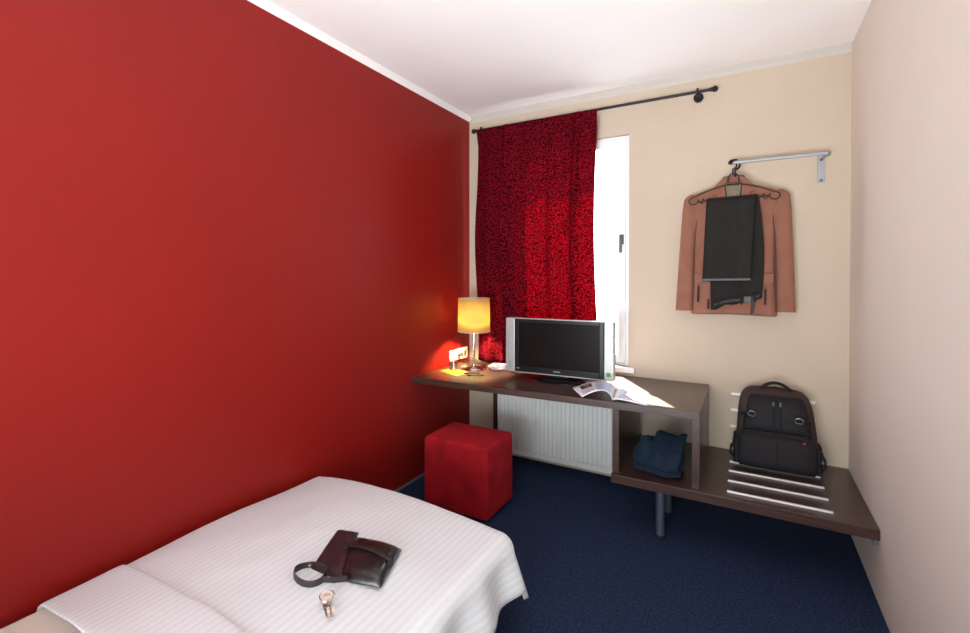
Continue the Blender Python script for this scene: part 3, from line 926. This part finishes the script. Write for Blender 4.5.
# wall socket
so = thing('wall_socket', 'white triple wall socket on the red wall beside the lamp', 'socket', (XL, 3.14, .80))
plate = Geo().box(XL, XL + .010, 3.012, 3.272, .760, .848).obj('plate', 'plastic_white', so, bevel=.003)
for y in (3.055, 3.13):
    Geo().tube([(XL + .011, y + .024 * math.cos(a), .804 + .024 * math.sin(a)) for a in [2 * PI * k / 24 for k in range(24)]], .0025, 6, closed=True).obj('outlet_ring', 'plastic_white', plate, smooth=True)
    for dy in (-.009, .009):
        Geo().cyl((XL + .0095, y + dy, .804), (XL + .0108, y + dy, .804), .004, 10).obj('pin_hole', 'plastic_grey', plate)
Geo().box(XL + .009, XL + .012, 3.215, 3.245, .785, .823).obj('aerial_outlet', 'plastic_grey', plate, bevel=.001)

# napkin, tumbler, pens, cable
nk = [(-1.955, 2.80), (-1.765, 2.715), (-1.735, 2.84), (-1.90, 2.915)]
tag(Geo().prism_xy(nk, HD, HD + .0025).obj('napkin', 'napkin'), 'yellow paper napkin under the drinking glass on the desk', 'napkin')
gx, gy = -1.862, 2.822
g = Geo().lathe((gx, gy, HD + .0025), [(.027, 0), (.034, .086), (.0315, .086), (.025, .010)], 28)
tag(g.obj('drinking_glass', 'tumbler', smooth=True), 'small clear tumbler standing upright on the yellow napkin', 'glass')
for i, (a, b) in enumerate((((-1.755, 2.795), (-1.665, 2.855)), ((-1.70, 2.745), (-1.60, 2.805)))):
    z = HD + .005
    pen = thing('pen', ['brown ballpoint pen lying against the yellow napkin', 'brown ballpoint pen lying apart from the napkin before the lamp'][i], 'pen', (a[0], a[1], HD))
    t = Vector((b[0] - a[0], b[1] - a[1], 0)).normalized()
    A, B_ = Vector((*a, z)), Vector((*b, z))
    Geo().cyl(A + t * .03, B_, .0048, 10).obj('barrel', 'pen_body', pen, smooth=True)
    Geo().tube([A, A + t * .012, A + t * .03], [.002, .006, .0065], 10).obj('tip', 'pen_tip', pen, smooth=True)
    Geo().cyl(B_, B_ + t * .006, .003, 8).obj('button', 'pen_tip', pen)
cc = (-1.612, 3.065)
pts = []
for k in range(76):
    a = 2 * PI * k / 24
    r = .066 + .006 * math.sin(k * .7)
    pts.append((cc[0] + r * 1.12 * math.cos(a), cc[1] + r * math.sin(a), HD + .006 + .010 * k / 24 + .003 * math.sin(k)))
pts += [(cc[0] + .05, cc[1] + .05, HD + .03), (cc[0] + .10, cc[1] + .03, HD + .006), (cc[0] + .18, cc[1] + .02, HD + .006)]
coil = thing('cable_coil', 'coiled pale lilac cable lying beside the television', 'cable', (cc[0], cc[1], HD))
Geo().tube(pts, .0055, 8).obj('cable', 'cable_white', coil, smooth=True)
Geo().tube([(cc[0] + .045 * math.cos(a), cc[1] + .04 * math.sin(a), HD + .008 + .006 * k / 20) for k, a in enumerate([2 * PI * q / 20 for q in range(45)])], .005, 8).obj('inner_cable', 'cable_dark', coil, smooth=True)

# ------------------------------------------------------------------ bed and duvet
bed = thing('bed', 'low single bed with beige sheet against the red wall', 'bed', (-1.45, .5, 0))
BX0, BX1, BY0, BY1 = -1.985, -.93, -.45, 1.60
Geo().box(BX0, BX1, BY0, BY1, .03, .19).obj('base', 'bed_base', bed, bevel=.006)
for x in (BX0 + .08, BX1 - .08):
    for y in (BY0 + .1, BY1 - .1):
        Geo().lathe((x, y, 0), [(.025, 0), (.025, .03)], 14).obj('foot', 'rubber', bed)
Geo().box(BX0, BX1, BY0, BY1, .19, .355).obj('mattress', 'mattress', bed, bevel=.03, seg=4)
Geo().box(BX0 - .004, BX1 + .004, BY0, .72, .25, .372).obj('sheet', 'sheet', bed, bevel=.03, seg=4)

# duvet as a draped cloth: (p, q) measured on the cloth, edges rolled over the bed
EX0, EX1, EY1, YH = -1.935, -.885, 1.655, .60
RL, RR_ = .05, .075
def roll(sv, r, flare):
    # s = distance beyond the edge -> (outward, drop)
    if sv <= 0:
        return sv, 0.0
    q = r * PI / 2
    if sv < q:
        a = sv / r
        return r * math.sin(a), r * (1 - math.cos(a))
    e = sv - q
    return r + e * flare, r + e * math.sqrt(1 - flare * flare)
def duvet_top(x, y):
    t = (x - EX0) / (EX1 - EX0)
    z = .405 + .034 * math.sin(PI * min(1, max(0, t)) ** .8) - .012 * smoothstep(1.2, 1.66, y) - .012 * (1 - smoothstep(.6, 1.1, y))
    z += .006 * noise.noise((x * 3.0, y * 3.0, .3)) + .0025 * noise.noise((x * 11, y * 7, 5.2))
    return z
WL, WR, WF = .075, .245, .245
def duvet_pt(u, v, dz=0):
    lx_ = EX0 - WL + (EX1 + WR - EX0 + WL) * u
    ly_ = YH + (EY1 + WF - YH) * v
    z0 = duvet_top(min(max(lx_, EX0), EX1), min(ly_, EY1))
    if lx_ < EX0:
        o, d = roll(EX0 - lx_, RL, .0)
        x, zx, sx_ = EX0 - o, d, 0
        yo, d2 = roll(ly_ - EY1, RR_, .12)
        return (x, EY1 + yo if ly_ > EY1 else ly_, z0 - max(zx, d2) - .3 * min(zx, d2) + dz)
    p, q = max(0, lx_ - EX1), max(0, ly_ - EY1)
    if p == 0 and q == 0:
        return (lx_, ly_, z0 + dz)
    e = math.hypot(p, q)
    o, d = roll(e, RR_, .30)
    cx_, cy_ = p / e, q / e
    ripple = .018 * math.sin(ly_ * 23 + 1.0) * smoothstep(.05, .2, p) * (1 - smoothstep(0, .1, q)) + .012 * math.sin(lx_ * 19) * smoothstep(.05, .2, q) * (1 - smoothstep(0, .1, p))
    return (min(lx_, EX1) + o * cx_ + ripple * (1 if p > 0 else 0), min(ly_, EY1) + o * cy_ + ripple * (1 if q > 0 and p == 0 else 0), z0 - d + dz)
duv = thing('duvet', 'white satin-striped duvet spread over the bed', 'duvet', (-1.4, 1.0, .40))
Lx, Ly = EX1 + WR - EX0 + WL, EY1 + WF - YH
Geo().grid(duvet_pt, 90, 84, lambda u, v: (u * Lx, v * Ly)).obj('cover', 'duvet', duv, smooth=True, solid=.022, sharp=180, soff=-1)
# the turned-back top edge, a thicker double layer
def fold_pt(u, v):
    # v runs round the fold's cross-section
    yy0, yy1, th_ = .575, .80, .013
    lx_ = EX0 - WL + .012 + (EX1 + WR * .8 - EX0 + WL) * u
    a = v * 2 * PI
    cyv = math.copysign(abs(math.cos(a)) ** .35, math.cos(a))
    szv = math.copysign(abs(math.sin(a)) ** .6, math.sin(a))
    y = (yy0 + yy1) / 2 + (yy1 - yy0) / 2 * cyv + .010 * noise.noise((lx_ * 4, 2, 1))
    vv = min(1, max(0, (y - YH) / Ly))
    b = duvet_pt(min(1, max(0, u * .98)), vv)
    hgt = th_ * (.5 + .5 * szv)
    if lx_ < EX0:
        return (b[0] - .25 * hgt, y, b[2] + hgt * .8)
    if lx_ > EX1:
        k_ = smoothstep(EX1, EX1 + .08, lx_)
        return (b[0] + hgt * k_, y, b[2] + hgt * (1 - k_))
    return (b[0], y, b[2] + hgt)
Geo().grid(fold_pt, 80, 36, lambda u, v: (u * Lx, v * .8)).obj('turned_back_edge', 'duvet', duv, smooth=True, sharp=180)

def bed_z(x, y):
    return duvet_top(x, y)

# ------------------------------------------------------------------ leather pouch
pz = bed_z(-1.22, 1.2)
bag = thing('leather_pouch', 'dark leather pouch with wrist strap lying on the duvet', 'bag', (-1.22, 1.2, pz))
def pillow(p00, p10, p11, p01, z0, h, e=4, nz=0.0):
    g_ = Geo()
    def topf(u, v):
        q = bil((*p00, 0), (*p10, 0), (*p11, 0), (*p01, 0), u, v)
        hh = (1 - abs(2 * u - 1) ** e) * (1 - abs(2 * v - 1) ** e)
        return (q.x, q.y, z0 + .004 + h * hh ** .6 + nz * noise.noise((q.x * 30, q.y * 30, 2)) * hh)
    def botf(u, v):
        q = bil((*p00, 0), (*p10, 0), (*p11, 0), (*p01, 0), u, v)
        return (q.x, q.y, z0)
    n_ = 16
    g_.grid(topf, n_, n_)
    b0 = len(g_.v)
    g_.grid(botf, n_, n_)
    edge = [i for i in range(n_ + 1)] + [(j) * (n_ + 1) + n_ for j in range(1, n_ + 1)] + [n_ * (n_ + 1) + i for i in range(n_ - 1, -1, -1)] + [j * (n_ + 1) for j in range(n_ - 1, 0, -1)]
    for k in range(len(edge)):
        a_, b_ = edge[k], edge[(k + 1) % len(edge)]
        g_.f.append((a_, b_, b_ + b0, a_ + b0))
    return g_
# corners worked out on the bed plane
pillow((-1.300, 1.078), (-1.16, 1.095), (-1.322, 1.330), (-1.405, 1.300), pz - .001, .018, 6, .004).obj('flap', 'bag_flap', bag, smooth=True, sharp=60)
bb = pillow((-1.175, 1.092), (-1.028, 1.132), (-1.103, 1.325), (-1.312, 1.290), pz - .001, .036, 4, .006).obj('body', 'bag_body', bag, smooth=True, sharp=60)
stp = []
for k in range(13):
    t = k / 12
    x, y = -1.258 + .190 * t, 1.212 + .012 * t
    stp.append((x, y, pz + .020 + .026 * math.sin(PI * min(1, .12 + .8 * t)) ** .6))
stp.append((-1.062, 1.215, pz + .012))
Geo().tube(stp, .01, 8, flat=(.011, .003)).obj('closing_strap', 'bag_strap', bag, smooth=True)
Geo().box(-1.275, -1.253, 1.199, 1.229, pz + .018, pz + .030).obj('strap_keeper', 'bag_strap', bag, bevel=.003)
lpz = bed_z(-1.28, 1.05)
loop = []
for k in range(25):
    a = R(50 + k * 14.2)
    loop.append((-1.266 + .060 * math.cos(a), 1.052 + .046 * math.sin(a), lpz + .013 + .004 * math.sin(a * 2)))
loop += [(-1.205, 1.050, lpz + .013), (-1.17, 1.065, lpz + .014), (-1.135, 1.090, lpz + .016)]
Geo().tube(loop, .01, 8, flat=(.002, .012)).obj('wrist_strap', 'bag_strap', bag, smooth=True)
Geo().cyl((-1.300, 1.078, pz + .018), (-1.300, 1.078, pz + .024), .006).obj('rivet', 'watch_steel', bag)

# ------------------------------------------------------------------ wristwatch
wx, wy = -1.110, .985
wz = bed_z(wx, wy)
wt = thing('wristwatch', 'steel wristwatch with pale dial lying beside the leather pouch', 'watch', (wx, wy, wz))
dirv = Vector((.11, -.065, 0)).normalized()
sidev = Vector((-dirv.y, dirv.x, 0))
tl = R(14)
nv = (Vector((0, 0, 1)) * math.cos(tl) + dirv * math.sin(tl) * .4 - sidev * math.sin(tl) * .2).normalized()
cw = Vector((wx, wy, wz + .034)) - dirv * .012
def disc(c0, r, h0, h1, n_=28):
    a1 = nv.orthogonal().normalized()
    a2 = nv.cross(a1)
    return Geo().loft([[c0 + nv * hh + (a1 * math.cos(2 * PI * k / n_) + a2 * math.sin(2 * PI * k / n_)) * rr for k in range(n_)] for rr, hh in ((r * .95, h0), (r, h0 + (h1 - h0) * .3), (r, h0 + (h1 - h0) * .7), (r * .93, h1))])
case = disc(cw, .0225, -.005, .004).obj('case', 'watch_steel', wt, smooth=True)
disc(cw, .0185, .004, .0048).obj('dial', 'dial', case)
a1 = nv.orthogonal().normalized()
a2 = nv.cross(a1)
Geo().tube([cw + nv * .0045 + (a1 * math.cos(2 * PI * k / 28) + a2 * math.sin(2 * PI * k / 28)) * .0203 for k in range(28)], .002, 6, closed=True).obj('bezel', 'watch_steel', case, smooth=True)
g = Geo()
for an, ln in ((.6, .011), (2.4, .008)):
    e_ = a1 * math.cos(an) + a2 * math.sin(an)
    g.cyl(cw + nv * .0052, cw + nv * .0052 + e_ * ln, .0007, 6)
g.obj('hands', 'ink_black', case)
g = Geo()
for an in (.2, 1.77, 3.3):
    e_ = a1 * math.cos(an) + a2 * math.sin(an)
    g.tube([cw + nv * .005 + e_ * .008 + (a1 * math.cos(q) + a2 * math.sin(q)) * .0035 for q in [2 * PI * k / 12 for k in range(12)]], .0006, 5, closed=True)
g.obj('sub_dials', 'watch_gold', case)
e_ = (a2 if abs(a2.dot(sidev)) > abs(a1.dot(sidev)) else a1)
Geo().cyl(cw + sidev * .022, cw + sidev * .028, .003, 10).obj('crown', 'watch_steel', case)
lc = Vector((wx, wy, wz + .019)) + dirv * .006
for k in range(20):
    a = R(90) + 2 * PI * (k + .5) / 20
    if 52 < math.degrees(a) % 360 < 128:
        continue
    P_ = lc + dirv * (.046 * math.cos(a)) + Vector((0, 0, .0165 * math.sin(a)))
    tg = (dirv * (-.046 * math.sin(a)) + Vector((0, 0, .0165 * math.cos(a)))).normalized()
    nr = tg.cross(sidev)
    for wdt, off, mm, nm in ((.0035, -.0065, 'watch_steel', 'link'), (.0035, .0065, 'watch_steel', 'link'), (.0028, 0, 'watch_gold', 'link')):
        cpt = P_ + sidev * off
        vs = [cpt + tg * (sx_ * .0048) + sidev * (sy_ * wdt) + nr * (sz_ * .0016) for sx_ in (-1, 1) for sy_ in (-1, 1) for sz_ in (-1, 1)]
        g = Geo().add(vs, [(0, 1, 3, 2), (4, 6, 7, 5), (0, 4, 5, 1), (2, 3, 7, 6), (0, 2, 6, 4), (1, 5, 7, 3)])
        g.obj(nm, mm, wt)
